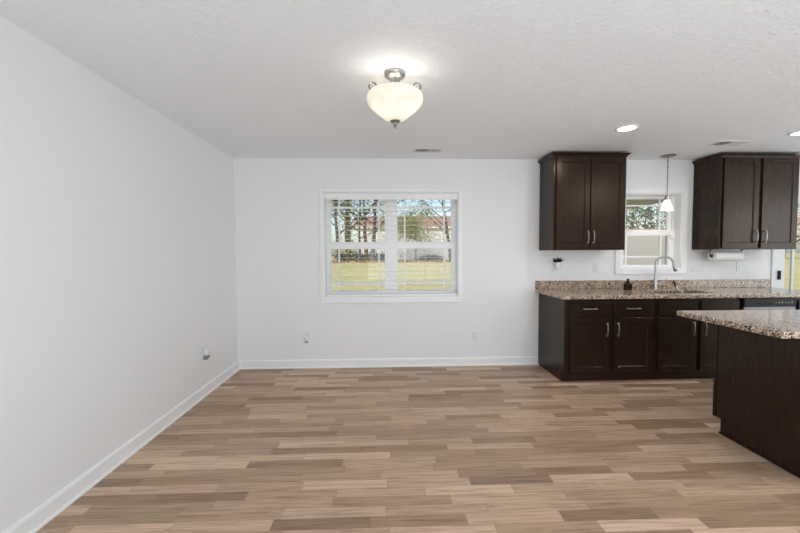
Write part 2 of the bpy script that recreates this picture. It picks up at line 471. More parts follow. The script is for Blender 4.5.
# ------------------------------------------------------------------ cabinets
def pull(parent, c, length, vertical, out=(0, -1, 0)):
    c = Vector(c); ax = Vector((0, 0, 1)) if vertical else Vector((1, 0, 0)); o = Vector(out)
    h = length/2; pts = []
    pts += [c-ax*(h-.012), c-ax*(h-.012)+o*.016]
    pts += [c-ax*(h-.018)+o*.024, c-ax*(h*.5)+o*.029, c+o*.030, c+ax*(h*.5)+o*.029, c+ax*(h-.018)+o*.024]
    pts += [c+ax*(h-.012)+o*.016, c+ax*(h-.012)]
    rs = [.0065, .0055, .0052, .005, .005, .005, .0052, .0055, .0065]
    m = MB().tube(pts, rs, 10)
    for sgn in (-1, 1):   # flared bar ends past the posts
        m.tube([c+ax*sgn*(h-.016)+o*.023, c+ax*sgn*h+o*.021], [.0052, .0045], 10)
    return m.build('handle', NICKEL, parent, smooth=True)
def shaker(parent, name, x0, x1, z0, z1, y, rail=.055, th=.019, rec=.009):
    """five-piece door facing -Y: front face of the rails at y-th"""
    m = MB(); b = m.bm; yf = y-th; yp = yf+rec; s = .007
    def ring(ix, iz, yy): return [b.verts.new(p) for p in ((x0+ix, yy, z0+iz), (x1-ix, yy, z0+iz), (x1-ix, yy, z1-iz), (x0+ix, yy, z1-iz))]
    r0 = ring(0, 0, y); r1 = ring(0, 0, yf+.002); r2 = ring(.002, .002, yf); r3 = ring(rail, rail, yf); r4 = ring(rail+s, rail+s, yp)
    for A, B in ((r0, r1), (r1, r2), (r2, r3), (r3, r4)):
        for i in range(4): b.faces.new((A[i], A[(i+1) % 4], B[(i+1) % 4], B[i]))
    b.faces.new(r4); b.faces.new(r0)
    return m.build(name, WOOD, parent)
def slabfront(parent, name, x0, x1, z0, z1, y, th=.019):
    return MB().box(x0, x1, y-th, y, z0, z1).build(name, WOOD, parent, .003)

FB = 3.546          # face-frame plane of the base run
def base_carcass(root, x0, x1, left_panel=False):
    MB().box(x0, x1, FB, D-.004, .105, .868).box(x0, x1, FB+.055, D-.004, .0, .105).build('carcass', WOOD, root, .0015)
bc = thing('base_cabinet', (2.27, 3.85, 0), 'dark espresso base cabinet with two drawers over two doors at the counter end', 'cabinet')
base_carcass(bc, 1.822, 2.745)
# finished end panel with toe notch
MB().prism([(D-.002, 0), (FB+.05, 0), (FB+.05, .105), (FB, .105), (FB, .868), (D-.002, .868)], 'x', 1.803, 1.822).build('side_panel', WOOD, bc, .0015)
for x0, x1, hx in ((1.856, 2.272, 2.230), (2.312, 2.718, 2.345)):
    d = slabfront(bc, 'drawer', x0, x1, .696, .838, FB); pull(d, ((x0+x1)/2-.012, FB-.019, .770), .145, False)
    d = shaker(bc, 'door', x0, x1, .116, .672, FB, rail=.050); pull(d, (hx, FB-.019, .556), .140, True)
sb = thing('sink_base_cabinet', (3.2, 3.85, 0), 'dark espresso sink cabinet with two false fronts over two doors', 'cabinet')
base_carcass(sb, 2.747, 3.652)
# the sink well is cut from the carcass by keeping it low (see carcass height below the basin)
for x0, x1, hx in ((2.778, 3.184, 3.140), (3.228, 3.632, 3.262)):
    slabfront(sb, 'false_front', x0, x1, .696, .838, FB)
    d = shaker(sb, 'door', x0, x1, .116, .672, FB, rail=.050); pull(d, (hx, FB-.019, .556), .140, True)
dw = thing('dishwasher', (3.95, 3.85, 0), 'black and stainless dishwasher set under the counter right of the sink cabinet', 'dishwasher')
MB().box(3.664, 4.226, FB-.002, D-.02, .10, .862).build('tub', BLACK, dw)
MB().box(3.666, 4.224, FB-.030, FB-.002, .12, .772).build('door', STEEL, dw, .004)
cp = MB().box(3.666, 4.224, FB-.034, FB-.002, .776, .862).build('control_panel', BLACK, dw, .004)
MB().box(3.82, 3.975, FB-.037, FB-.033, .800, .822).build('pocket_handle', DARKIN, cp, .002)
for i in range(6):
    m = MB(); m.box(4.0+i*.034, 4.0+i*.034+(.014 if i % 2 else .009), FB-.0352, FB-.0338, .808+.003*(i % 2), .816+.004*(i % 3))
    m.build('button_mark', ICON, cp)
MB().box(3.68, 4.21, FB+.04, FB+.06, .0, .10).build('kick_plate', BLACK, dw)
eb = thing('end_base_cabinet', (4.45, 3.85, 0), 'narrow dark espresso base cabinet between the dishwasher and patio door', 'cabinet')
base_carcass(eb, 4.238, 4.655)
slabfront(eb, 'drawer', 4.268, 4.63, .690, .835, FB); d = shaker(eb, 'door', 4.268, 4.63, .130, .662, FB); pull(d, (4.30, FB-.019, .556), .14, True)

UB, UT = 1.366, 2.378; UF = D-.352
def crown(root, x0, x1):
    prof = [(0, -.004), (.005, -.004), (.009, .006), (.019, .018), (.027, .023), (.030, .025), (.030, .034), (0, .034)]   # out, up
    m = MB(); b = m.bm; rings = []
    for o, u in prof:
        pts = [(x0-o, D-.004, UT+u), (x0-o, UF-o, UT+u), (x1+o, UF-o, UT+u), (x1+o, D-.004, UT+u)]
        rings.append([b.verts.new(p) for p in pts])
    for A, B in zip(rings, rings[1:]+rings[:1]):
        for i in range(3): b.faces.new((A[i], A[i+1], B[i+1], B[i]))
    m.build('crown_molding', WOOD, root)
    # top board that closes the crown
    MB().box(x0+.001, x1-.001, UF+.001, D-.004, UT-.01, UT+.006).build('top_board', WOOD, root)
def wall_cabinet(label, x0, x1, d1, d2, h1, h2):
    w = thing('wall_cabinet', ((x0+x1)/2, D-.17, UB), label, 'cabinet')
    MB().box(x0, x1, UF, D-.003, UB, UT).build('carcass', WOOD, w, .0015)
    for (a, b), hx in ((d1, h1), (d2, h2)):
        d = shaker(w, 'door', a, b, UB+.016, UT-.010, UF, rail=.056); pull(d, (hx, UF-.019, 1.507), .140, True)
    crown(w, x0, x1); return w
wall_cabinet('dark espresso two-door wall cabinet left of the sink window', 1.798, 2.602, (1.824, 2.195), (2.206, 2.580), 2.170, 2.232)
wall_cabinet('dark espresso two-door wall cabinet right of the sink window above the paper towels', 3.664, 4.562, (3.690, 4.092), (4.130, 4.532), 4.060, 4.162)

# ------------------------------------------------------------------ countertop with sink
CT = .906; CB = .868
ct = thing('countertop', (3.2, 3.85, CB), 'speckled brown granite countertop along the back wall with a low backsplash', 'countertop')
SX0, SX1, SY0, SY1 = 2.84, 3.51, 3.655, 3.985
def slab_hole(xs, ys, z0, z1):
    m = MB(); b = m.bm
    lo = [[b.verts.new((x, y, z0)) for y in ys] for x in xs]; hi = [[b.verts.new((x, y, z1)) for y in ys] for x in xs]
    for i in range(3):
        for j in range(3):
            if i == 1 and j == 1: continue
            b.faces.new((lo[i][j], lo[i+1][j], lo[i+1][j+1], lo[i][j+1])); b.faces.new((hi[i][j], hi[i+1][j], hi[i+1][j+1], hi[i][j+1]))
    for i in range(3):
        b.faces.new((lo[i][0], lo[i+1][0], hi[i+1][0], hi[i][0])); b.faces.new((lo[i][3], lo[i+1][3], hi[i+1][3], hi[i][3]))
        b.faces.new((lo[0][i], lo[0][i+1], hi[0][i+1], hi[0][i])); b.faces.new((lo[3][i], lo[3][i+1], hi[3][i+1], hi[3][i]))
    for (p, q) in (((1, 1), (2, 1)), ((2, 1), (2, 2)), ((2, 2), (1, 2)), ((1, 2), (1, 1))):
        b.faces.new((lo[p[0]][p[1]], lo[q[0]][q[1]], hi[q[0]][q[1]], hi[p[0]][p[1]]))
    return m
slab_hole([1.758, SX0, SX1, 4.668], [3.500, SY0, SY1, D-.001], CB, CT).build('slab', GRAN, ct, .007, seg=3)
MB().box(1.758, 4.645, D-.021, D-.001, CT, 1.004).build('backsplash', GRAN, ct, .003)

sk = thing('kitchen_sink', (3.175, 3.82, .87), 'undermount stainless sink below the faucet', 'sink')
m = MB(); b = m.bm
x0, x1, y0, y1 = SX0-.006, SX1+.006, SY0-.006, SY1+.006
def rect(i, z): return [b.verts.new(p) for p in ((x0+i, y0+i, z), (x1-i, y0+i, z), (x1-i, y1-i, z), (x0+i, y1-i, z))]
rr = [rect(-.02, CB-.001), rect(0, CB-.001), rect(.006, CB-.02), rect(.012, CB-.17), rect(.03, CB-.19)]
for A, B in zip(rr, rr[1:]):
    for i in range(4): b.faces.new((A[i], A[(i+1) % 4], B[(i+1) % 4], B[i]))
b.faces.new(rr[-1])
m.build('basin', STEEL, sk)
MB().lathe([(.042, 0), (.042, .004), (.03, .005), (.028, .002)], (3.175, 3.84, CB-.1895)).build('drain', NICKEL, sk, smooth=True)

fa = thing('kitchen_faucet', (3.125, 4.035, CT), 'brushed nickel gooseneck faucet standing behind the sink', 'faucet')
fx, fyy = 3.125, 4.035
dr = Vector((.93, -.37, 0)).normalized()
MB().lathe([(.030, 0), (.030, .006), (.025, .012), (.023, .05), (.021, .10), (.0165, .125), (.0165, .13)], (fx, fyy, CT)).build('base', NICKEL, fa, smooth=True)
rad = .087; zc = 1.20
pts = [Vector((fx, fyy, 1.03)), Vector((fx, fyy, 1.10)), Vector((fx, fyy, zc))]
cc = Vector((fx, fyy, zc))+dr*rad
pts += arc(cc, rad, PI, .04*PI, 16, dr, (0, 0, 1))[1:]
MB().tube(pts, .0125, 14).build('spout', NICKEL, fa, smooth=True)
e = pts[-1]; t = (pts[-1]-pts[-2]).normalized()
MB().tube([e, e+t*.015, e+t*.04, e+t*.085, e+t*.09], [.013, .016, .018, .021, .018], 14).build('spray_head', NICKEL, fa, smooth=True)
MB().tube([e+t*.089, e+t*.094], .016, 14).build('spray_face', BLACK, fa, smooth=True)
hb = Vector((fx, fyy, CT+.065))
MB().tube([hb+Vector((.015, -.006, 0)), hb+Vector((.05, -.02, .003)), hb+Vector((.085, -.03, .03)), hb+Vector((.105, -.034, .06))], [.012, .010, .006, .0045], 10).build('lever', NICKEL, fa, smooth=True)

so = thing('soap_bottle', (2.750, 3.965, CT), 'small square dark bottle with a black pump cap beside the faucet', 'bottle')
MB().box(2.714, 2.786, 3.930, 4.000, CT, CT+.083).build('bottle_body', DKGLASS, so, .012, seg=3)
MB().lathe([(.022, .083), (.022, .098), (.018, .102), (.012, .104), (.012, .118), (.016, .12), (.014, .130), (.004, .132)], (2.750, 3.965, CT), n=20).build('pump_cap', BLACK, so, smooth=True)

br = thing('dish_brush', (3.36, 3.77, CT), 'black-handled dish brush leaning on the rim of the sink', 'brush')
p1 = Vector((3.292, 3.975, 1.012)); pm = Vector((3.312, 3.965, .945)); p0 = Vector((3.385, 3.925, .86))
MB().tube([pm, pm.lerp(p0, .3)+Vector((0, 0, -.008)), p0], [.007, .0065, .006], 10).build('shaft', PLATE, br, smooth=True)
MB().tube([pm-Vector((0, 0, .004)), pm.lerp(p1, .2), pm.lerp(p1, .9), p1], [.007, .011, .011, .007], 10).build('grip', BLACK, br, smooth=True)
MB().tube([p0, p0+Vector((.010, -.004, -.03))], [.010, .022], 12).build('bristles', PLATE, br, smooth=True)

# paper towels under the right wall cabinet
TZ, TY = 1.292, 3.985
ph = thing('paper_towel_holder', (3.916, TY, UB), 'dark metal paper towel holder fixed under the right wall cabinet', 'holder')
for x in (3.727, 4.105):
    MB().box(x-.003, x+.003, TY-.005, TY+.005, TZ-.010, UB).box(x-.006, x+.006, TY-.018, TY+.018, UB-.006, UB).lathe([(.011, -.004), (.011, .004)], (x, TY, TZ), axis='x', n=20).build('bracket', plain('gunmetal', (.10, .10, .10), .35, 1), ph)
MB().tube([(3.727, TY, TZ), (4.105, TY, TZ)], .007, 10).build('rod', STEEL, ph)
tr = thing('paper_towel_roll', (3.916, TY, TZ-.056), 'white paper towel roll hanging under the right wall cabinet', 'paper towel')
m = MB(); m.lathe([(.021, -.168), (.054, -.168), (.0565, -.165), (.0565, .165), (.054, .168), (.021, .168), (.021, -.168)], (3.916, TY, TZ), axis='x', n=40, caps=False)
m.build('roll', PAPER, tr, smooth=True)
MB().lathe([(.0205, -.169), (.0205, .169), (.0185, .169), (.0185, -.169), (.0205, -.169)], (3.916, TY, TZ), axis='x', n=24, caps=False).build('core', CARD, tr, smooth=True)

# ------------------------------------------------------------------ island
IX0 = 2.462; IY0, IY1 = 1.885, 2.565; ITURN = math.radians(-1.0)
isl = thing('kitchen_island', (IX0, IY1, 0), 'dark espresso kitchen island cabinet with a plain end panel facing the dining area', 'island')
MB().prism([(IY0, 0), (IY1-.062, 0), (IY1-.062, .108), (IY1, .108), (IY1, .866), (IY0, .866)], 'x', IX0, IX0+.02).build('end_panel', WOOD, isl, .0015)
MB().box(IX0-.006, IX0-.0003, IY1-.019, IY1, .110, .866).build('corner_stile', WOOD, isl, .001)
MB().box(IX0+.02, 4.3, IY0, IY1-.020, .108, .866).box(IX0+.02, 4.3, IY0, IY1-.064, 0, .108).build('carcass', WOOD, isl, .0015)
MB().box(IX0-.012, IX0-.0005, IY0, IY1-.060, 0, .016).build('shoe_molding', WOOD, isl, .004)
for k in range(4):
    a = .045+k*.44
    m = shaker(isl, 'door', IX0-a-.40, IX0-a, .130, .84, IY1)     # built facing -Y at the root, then turned about it
    m.rotation_euler = (0, 0, PI); m.location = (0, -.0195, 0)
isl.rotation_euler = (0, 0, ITURN)
it = MB().box(2.172, 4.42, 1.858, 2.590, CB, CT).build('island_countertop', GRAN, None, .010, seg=3, origin=(2.172, 2.590, CB))
it.rotation_euler = (0, 0, ITURN)
tag(it, 'pale speckled granite island top overhanging the dark island cabinet', 'countertop')

# ------------------------------------------------------------------ lights
def mat_alabaster():
    k = N('alabaster_glass'); k.n.remove(k.b)
    n = k.noise(k.coords(), 9, 4); n.inputs['Distortion'].default_value = 1.2
    c = k.ramp(n.outputs[0], [(.3, (.84, .77, .67)), (.7, (.93, .885, .81))])
    df = k.new('ShaderNodeBsdfDiffuse'); tl = k.new('ShaderNodeBsdfTranslucent'); gl = k.new('ShaderNodeBsdfGlossy'); gl.inputs['Roughness'].default_value = .3
    k.link(c, df.inputs[0]); k.link(c, tl.inputs[0])
    m1 = k.new('ShaderNodeMixShader'); m1.inputs[0].default_value = .24; k.link(df.outputs[0], m1.inputs[1]); k.link(tl.outputs[0], m1.inputs[2])
    m2 = k.new('ShaderNodeMixShader'); m2.inputs[0].default_value = .04; k.link(m1.outputs[0], m2.inputs[1]); k.link(gl.outputs[0], m2.inputs[2])
    k.link(m2.outputs[0], k.n['Material Output'].inputs[0]); return k.m
LAMPG = mat_alabaster()
cx, cy = .052, 2.193
cl = thing('ceiling_light', (cx, cy, H), 'semi-flush ceiling light with a frosted alabaster bowl and nickel scrolls', 'ceiling light')
MB().lathe([(.063, 0), (.064, -.008), (.060, -.020), (.046, -.032), (.022, -.040), (.012, -.044)], (cx, cy, H), n=48).build('canopy', NICKEL, cl, smooth=True)
m = MB()
for a in (.15*PI, .85*PI, 1.5*PI):
    d = Vector((math.cos(a), math.sin(a), 0))
    c0 = Vector((cx, cy, H-.034))
    m.tube([c0+d*.022, c0+d*.030-Vector((0, 0, .02)), c0+d*.018-Vector((0, 0, .045)), c0+d*.010-Vector((0, 0, .075)), c0+d*.008-Vector((0, 0, .105))], .004, 8)
m.tube([(cx, cy, H-.03), (cx, cy, 2.14)], .006, 10)
m.build('stem', NICKEL, cl, smooth=True)
RZ = 2.300
for a in (PI*.04, PI*.96):
    d = Vector((math.cos(a), math.sin(a), 0)); m = MB(); z3 = Vector((0, 0, 1))
    base = Vector((cx, cy, 0))
    p = [base+d*.008+z3*2.335, base+d*.05+z3*2.318, base+d*.10+z3*2.312, base+d*.128+z3*2.318]
    p += arc(base+d*.136+z3*2.362, .022, -PI*.55, PI*1.15, 14, d, (0, 0, 1))
    m.tube(p, [.006]*4+[.006-.0015*i/14 for i in range(15)], 8)
    p = [base+d*.150+z3*2.325, base+d*.163+z3*2.318, base+d*.166+z3*2.300]
    m.tube(p, .004, 8)
    m.build('scroll_arm', DKNICKEL, cl, smooth=True)
prof = [(.150, RZ+.006), (.160, RZ+.004), (.168, RZ-.006), (.171, RZ-.022), (.168, RZ-.040), (.158, RZ-.058), (.143, RZ-.074), (.124, RZ-.090), (.103, RZ-.108), (.083, RZ-.124), (.063, RZ-.140), (.042, RZ-.150), (.012, RZ-.154)]
MB().lathe(prof, (cx, cy, 0), n=56, caps=False).build('glass_bowl', LAMPG, cl, smooth=True)
MB().lathe([(.006, RZ-.146), (.030, RZ-.148), (.032, RZ-.154), (.026, RZ-.160), (.014, RZ-.164), (.010, RZ-.172), (.014, RZ-.178), (.008, RZ-.184), (.004, RZ-.188), (.006, RZ-.193), (.002, RZ-.197)], (cx, cy, 0), n=28).build('finial', NICKEL, cl, smooth=True)
for dx in (-.065, .065):
    lamp('ceiling_light_bulb', 'POINT', (cx+dx, cy-.03, 2.25), .64, (1, .95, .88), shadow_soft_size=.035)

SHADE = mat_lampglass('pendant_glass', (1.0, .96, .90), .95)
px, py = 3.190, 3.975
pe = thing('pendant_light', (px, py, H), 'small pendant with a white bell glass shade hanging over the sink', 'pendant light')
MB().lathe([(.078, 0), (.078, -.006), (.066, -.014), (.030, -.022), (.010, -.028)], (px, py, H), n=40).build('canopy', DKNICKEL, pe, smooth=True)
MB().tube([(px, py, H-.02), (px, py, 1.965)], .0055, 10).lathe([(.009, 2.30), (.009, 2.315)], (px, py, 0), n=14).lathe([(.009, 2.36), (.009, 2.375)], (px, py, 0), n=14).build('rod', DKNICKEL, pe)
MB().lathe([(.008, 1.985), (.020, 1.975), (.024, 1.955), (.026, 1.935), (.022, 1.930)], (px, py, 0), n=24).build('socket', DKNICKEL, pe, smooth=True)
sp = [(.022, 1.940), (.031, 1.926), (.040, 1.900), (.047, 1.870), (.054, 1.840), (.060, 1.815)]
MB().lathe(sp+[(r-.004, z) for r, z in reversed(sp)], (px, py, 0), n=36, caps=False).build('glass_shade', SHADE, pe, smooth=True)
lamp('pendant_bulb', 'POINT', (px, py, 1.86), 2.2, (1, .93, .84), shadow_soft_size=.025)

LENS = emis('downlight_lens', (1, .97, .93), 6)
def recessed(x, y, label):
    r = thing('recessed_light', (x, y, H), label, 'recessed light', 'recessed ceiling lights over the kitchen')
    MB().lathe([(.094, 0), (.094, -.003), (.086, -.008), (.072, -.009), (.070, -.002), (.070, -.0005)], (x, y, H), n=48).build('trim_ring', TRIM, r, smooth=True)
    MB().lathe([(.070, -.0008), (.070, -.006), (.055, -.008)], (x, y, H), n=40).build('lens', LENS, r, smooth=True)
    lamp('downlight', 'AREA', (x, y, H-.012), 5, (1, .98, .955), shape='DISK', size=.13, spread=PI)
recessed(2.105, 3.095, 'lit recessed ceiling light left of the ceiling vent over the kitchen')
lamp('island_downlight', 'AREA', (3.75, 1.25, H-.012), 15, (1, .95, .88), shape='DISK', size=.13, spread=PI)
recessed(3.80, 3.17, 'lit recessed ceiling light right of the vent near the far wall cabinet')

VENTM = plain('vent_white', (.78, .78, .78), .45, var=.02)
def vent(x, y, w, d, label):
    v = thing('ceiling_vent', (x, y, H), label, 'vent')
    fr = .022
    m = MB(); z0, z1 = H-.008, H-.0005
    m.box(x-w/2, x-w/2+fr, y-d/2, y+d/2, z0, z1).box(x+w/2-fr, x+w/2, y-d/2, y+d/2, z0, z1).box(x-w/2+fr, x+w/2-fr, y-d/2, y-d/2+fr, z0, z1).box(x-w/2+fr, x+w/2-fr, y+d/2-fr, y+d/2, z0, z1)
    m.box(x-.006, x+.006, y-d/2+fr, y+d/2-fr, z0, z1)
    m.build('frame', VENTM, v, .002)
    MB().box(x-w/2+fr, x+w/2-fr, y-d/2+fr, y+d/2-fr, H-.0012, H-.0004).build('dark_throat', DARKIN, v)
    from mathutils import Euler
    for sgn in (-1, 1):
        m = MB(); a = x+sgn*.012; b = x+sgn*(w/2-fr)
        n = 7
        for i in range(n):
            xx = a+(b-a)*(i+.5)/n
            m.obox((xx, y, H-.0075), (.013, d-2*fr, .0012), Euler((0, sgn*math.radians(42), 0)))
        m.build('louvers', VENTM, v)
vent(.437, 3.805, .300, .155, 'white ceiling register near the back wall above the twin window')
vent(3.43, 3.495, .300, .150, 'white ceiling register in front of the right wall cabinet')

# ------------------------------------------------------------------ outlets and switches
def plate(name, x, z, w, h, label, cat, gang=1, kind='outlet', wall='back', y=None, group=None):
    """built on the back wall; for the left wall the root is turned"""
    loc = (x, D, z) if wall == 'back' else (XL, y, z)
    r = thing(name, loc, label, cat, group)
    o = MB(); o.box(x-w/2, x+w/2, D-.006, D, z-h/2, z+h/2)
    po = []
    po.append(o.build('cover_plate', PLATE, r if wall == 'back' else None, .0025, origin=None if wall == 'back' else (x, D, z)))
    for g in range(gang):
        gx = x+(g-(gang-1)/2)*.046
        m = MB()
        if kind == 'outlet':
            for s in (-1, 1):
                rc = MB().box(gx-.0165, gx+.0165, D-.0085, D-.0055, z+s*.0195-.014, z+s*.0195+.014).build('receptacle', PLATE, r if wall == 'back' else None, .003, origin=(x, D, z))
                po.append(rc)
                for x0, x1, z0, z1 in ((-.0079, -.0051, -.003, .006), (.0051, .0079, -.003, .006), (-.002, .002, -.010, -.006)):
                    sl = MB().box(gx+x0, gx+x1, D-.0092, D-.0084, z+s*.0195+z0, z+s*.0195+z1).build('slot', SLOT, rc if wall == 'back' else None, origin=(x, D, z))
                    if wall != 'back': sl.parent = rc; sl.location = (0, 0, 0)
        else:
            m.prism([(D-.0055, z-.033), (D-.011, z-.033), (D-.0075, z), (D-.0065, z+.033), (D-.0055, z+.033)], 'x', gx-.0165, gx+.0165)
            po.append(m.build('rocker', plain('rocker_white', (.72, .73, .74), .3), r, .001))
    if wall == 'left':
        for p in po:
            p.parent = r; p.location = (0, 0, 0)
        r.rotation_euler = (0, 0, PI/2)
    return r
plate('wall_outlet', 1.039, .362, .072, .117, 'white duplex outlet on the back wall right of the twin window', 'outlet')
plate('wall_outlet', -.945, .372, .072, .117, 'white outlet low on the back wall left of the twin window', 'outlet')
plate('wall_outlet', 0, .402, .072, .117, 'white outlet low on the left wall near the corner', 'outlet', wall='left', y=3.408)
plate('wall_outlet', 2.005, 1.160, .072, .117, 'white outlet above the backsplash under the left wall cabinet', 'outlet')
plate('light_switch', 2.497, 1.160, .072, .117, 'white single rocker switch between left wall cabinet and sink window', 'switch', kind='switch')
plate('light_switch', 3.745, 1.160, .162, .117, 'white three-gang switch plate below left end of the paper towel roll', 'switch', 3, 'switch')
plate('light_switch', 4.315, 1.158, .162, .117, 'white three-gang switch plate right of the paper towel roll', 'switch', 3, 'switch')

# plug-ins
pf = thing('plug_in_freshener', (-.945, D-.01, .35), 'white plug-in air freshener in the back wall outlet', 'air freshener')
MB().lathe([(.006, -.045), (.020, -.040), (.026, -.022), (.024, .004), (.014, .018), (.004, .022)], (-.945, D-.034, .365), n=24).build('body', PLATE, pf, smooth=True)
MB().lathe([(.010, -.062), (.019, -.056), (.020, -.040), (.012, -.036)], (-.945, D-.034, .365), n=20).build('oil_bottle', plain('grey_bottle', (.33, .33, .34), .2), pf, smooth=True)
pf = thing('plug_in_freshener', (XL+.01, 3.408, .39), 'white plug-in with dark vents in the left wall outlet', 'air freshener')
MB().box(XL+.009, XL+.050, 3.378, 3.438, .385, .455).build('body', PLATE, pf, .012, seg=3)
MB().box(XL+.009, XL+.046, 3.376, 3.400, .348, .387).box(XL+.009, XL+.040, 3.420, 3.440, .352, .380).build('vents', plain('grey_vent', (.22, .22, .22), .5), pf, .006)
pl = thing('plug_in_plant', (2.005, D-.01, 1.17), 'white plug-in diffuser topped with small black leaves under the left wall cabinet', 'air freshener')
MB().lathe([(.014, 1.140), (.026, 1.150), (.030, 1.180), (.026, 1.205), (.022, 1.225), (.018, 1.226)], (2.005, D-.040, 0), n=24).build('body', PLATE, pl, smooth=True)
MB().box(1.993, 2.017, D-.014, D-.008, 1.155, 1.2).build('plug', PLATE, pl)
m = MB()
rnd = random.Random(3)
for a, l, u in ((0.1, .075, .030), (PI-.1, .055, .022), (.5, .05, .055), (PI-.6, .06, .045), (1.5, .03, .06), (-.3, .055, .012), (PI+.3, .06, .010), (4.7, .03, .03)):
    c0 = Vector((2.005, D-.045, 1.228)); d = Vector((math.cos(a), min(.0, math.sin(a))*.5, 0)); tip = c0+d*l+Vector((0, 0, u))
    s = Vector((0, 0, 1)).cross(d).normalized()*.012+Vector((0, 0, .011))
    mid = c0.lerp(tip, .6)
    m.tube([c0, c0.lerp(tip, .35), mid, tip], [.002, .009, .011, .001], 6)
m.build('leaves', BLACK, pl)

# ------------------------------------------------------------------ outdoors
GS = .0475
def gz(y): return -.25+GS*(min(y, 24)-4.35)
GRASS = mat_grass()
m = MB(); b = m.bm
ys = [D+T+.001, 10, 17, 24, 80]; vs = [[b.verts.new((x, y, gz(y))) for x in (-60, 90)] for y in ys]
for A, B in zip(vs, vs[1:]): b.faces.new((A[0], A[1], B[1], B[0]))
struct(m.build('lawn', GRASS))
BARK = plain('bark', (.10, .075, .06), .9, var=.35, scale=6, bump=.5)
BARKG = plain('grey_bark', (.17, .15, .14), .9, var=.3, scale=6, bump=.5)
LEAFY = mat_leaf('yellow_green_leaves', (.30, .35, .08), (.48, .46, .16))
LEAFG = mat_leaf('green_leaves', (.17, .22, .06), (.30, .34, .12))
LEAFD = mat_leaf('dark_green_leaves', (.035, .05, .03), (.08, .09, .05))
LEAFB = mat_leaf('brown_leaves', (.30, .16, .07), (.42, .26, .13))
LEAFW = mat_leaf('pale_blossoms', (.70, .62, .62), (.85, .80, .80))
def leaves(m, c, spread, n, size, rnd):
    b = m.bm
    for _ in range(n):
        p = Vector(c)+Vector((rnd.gauss(0, spread[0]), rnd.gauss(0, spread[1]), rnd.gauss(0, spread[2])))
        u = Vector((rnd.uniform(-1, 1), rnd.uniform(-1, 1), rnd.uniform(-1, 1))).normalized()
        v = u.orthogonal().normalized(); s = size*rnd.uniform(.6, 1.3)
        b.faces.new([b.verts.new(p+u*s), b.verts.new(p+v*s*.5), b.verts.new(p-u*s), b.verts.new(p-v*s*.5)])
def tree(name, x, y, h, r, lean, bark, leaf, nleaf, label, seed, size=.10, low=.25, cat='tree', group=None, spread=.45, ivy=0):
    rnd = random.Random(seed); t = thing(name, (x, y, gz(y)), label, cat, group)
    m = MB(); f = MB(); z0 = gz(y)-.1
    n = 7; tp = []
    for i in range(n+1):
        k = i/n; tp.append(Vector((x+lean*k*h+rnd.uniform(-.05, .05)*(i > 0), y+rnd.uniform(-.1, .1)*(i > 0), z0+h*k)))
    m.tube(tp, [r*(1-.8*i/n) for i in range(n+1)], 9)
    nb = 9
    for j in range(nb):
        k = low+(1-low)*j/nb; i = min(int(k*n), n-1); p = tp[i].lerp(tp[i+1], k*n-i)
        a = rnd.uniform(0, 2*PI); L = h*.34*(1.1-k*.6)
        d = Vector((math.cos(a), math.sin(a)*.8, rnd.uniform(.25, .8)))
        q = [p, p+d*L*.35+Vector((0, 0, .05)), p+d*L*.7+Vector((rnd.uniform(-.2, .2), 0, .15*L)), p+d*L+Vector((rnd.uniform(-.3, .3), 0, .35*L))]
        rb = r*(1-.8*k)*.55
        m.tube(q, [rb, rb*.7, rb*.45, rb*.15], 6)
        for w in range(3):
            s0 = q[1+(w > 0)]; a2 = a+rnd.uniform(-1.2, 1.2)
            e = s0+Vector((math.cos(a2), math.sin(a2), rnd.uniform(-.1, .8)))*L*.5
            m.tube([s0, s0.lerp(e, .5)+Vector((0, 0, .05)), e], [rb*.35, rb*.25, rb*.1], 5)
            if nleaf: leaves(f, e, (spread, spread, spread*.7), nleaf//(nb*4), size, rnd)
        if nleaf: leaves(f, q[3], (spread, spread, spread*.7), nleaf//(nb*4), size, rnd)
    if ivy:
        for i in range(n-1): leaves(f, tp[i].lerp(tp[i+1], .5), (r*1.1, r*1.1, h/n*.4), ivy, size*.9, rnd)
    m.build('trunk', bark, t)
    if nleaf or ivy: f.build('foliage', leaf, t)
    return t
gt = 'trees along the far edge of the lawn'
tree('yard_tree', -3.35, 24.6, 7.5, .14, -.045, BARK, LEAFG, 1100, 'slim dark tree leaning left, leftmost seen through the twin window', 11, group=gt)
tree('yard_tree', -2.75, 25.2, 9, .24, .0, BARK, LEAFY, 1500, 'thick ivy covered tree in the left half of the twin window', 12, group=gt, ivy=170)
tree('yard_tree', -2.05, 26.2, 7, .11, .02, BARKG, LEAFY, 1400, 'thin tree just right of the thick ivy covered trunk', 13, group=gt)
tree('yard_tree', -1.45, 24.6, 7.5, .15, -.03, BARK, LEAFG, 700, 'dark forked tree left stem in the middle of the left panes', 14, group=gt)
tree('yard_tree', -1.05, 24.9, 8, .16, .05, BARK, LEAFY, 1100, 'dark tree right of the forked tree leaning right', 15, group=gt)
tree('yard_tree', .10, 26.5, 6.5, .10, .0, BARKG, LEAFY, 500, 'thin bare tree near the middle mullion of the twin window', 16, group=gt)
tree('yard_tree', 4.45, 24.8, 6.5, .14, -.13, BARK, LEAFG, 700, 'bare crooked tree leaning left in the right panes of the twin window', 17, group=gt, low=.3)
tree('yard_tree', 2.3, 28.6, 3.7, .09, .0, BARKG, LEAFY, 2200, 'low bushy yellow green tree before the red roof in the right panes', 18, .10, .3, group=gt, spread=.5)
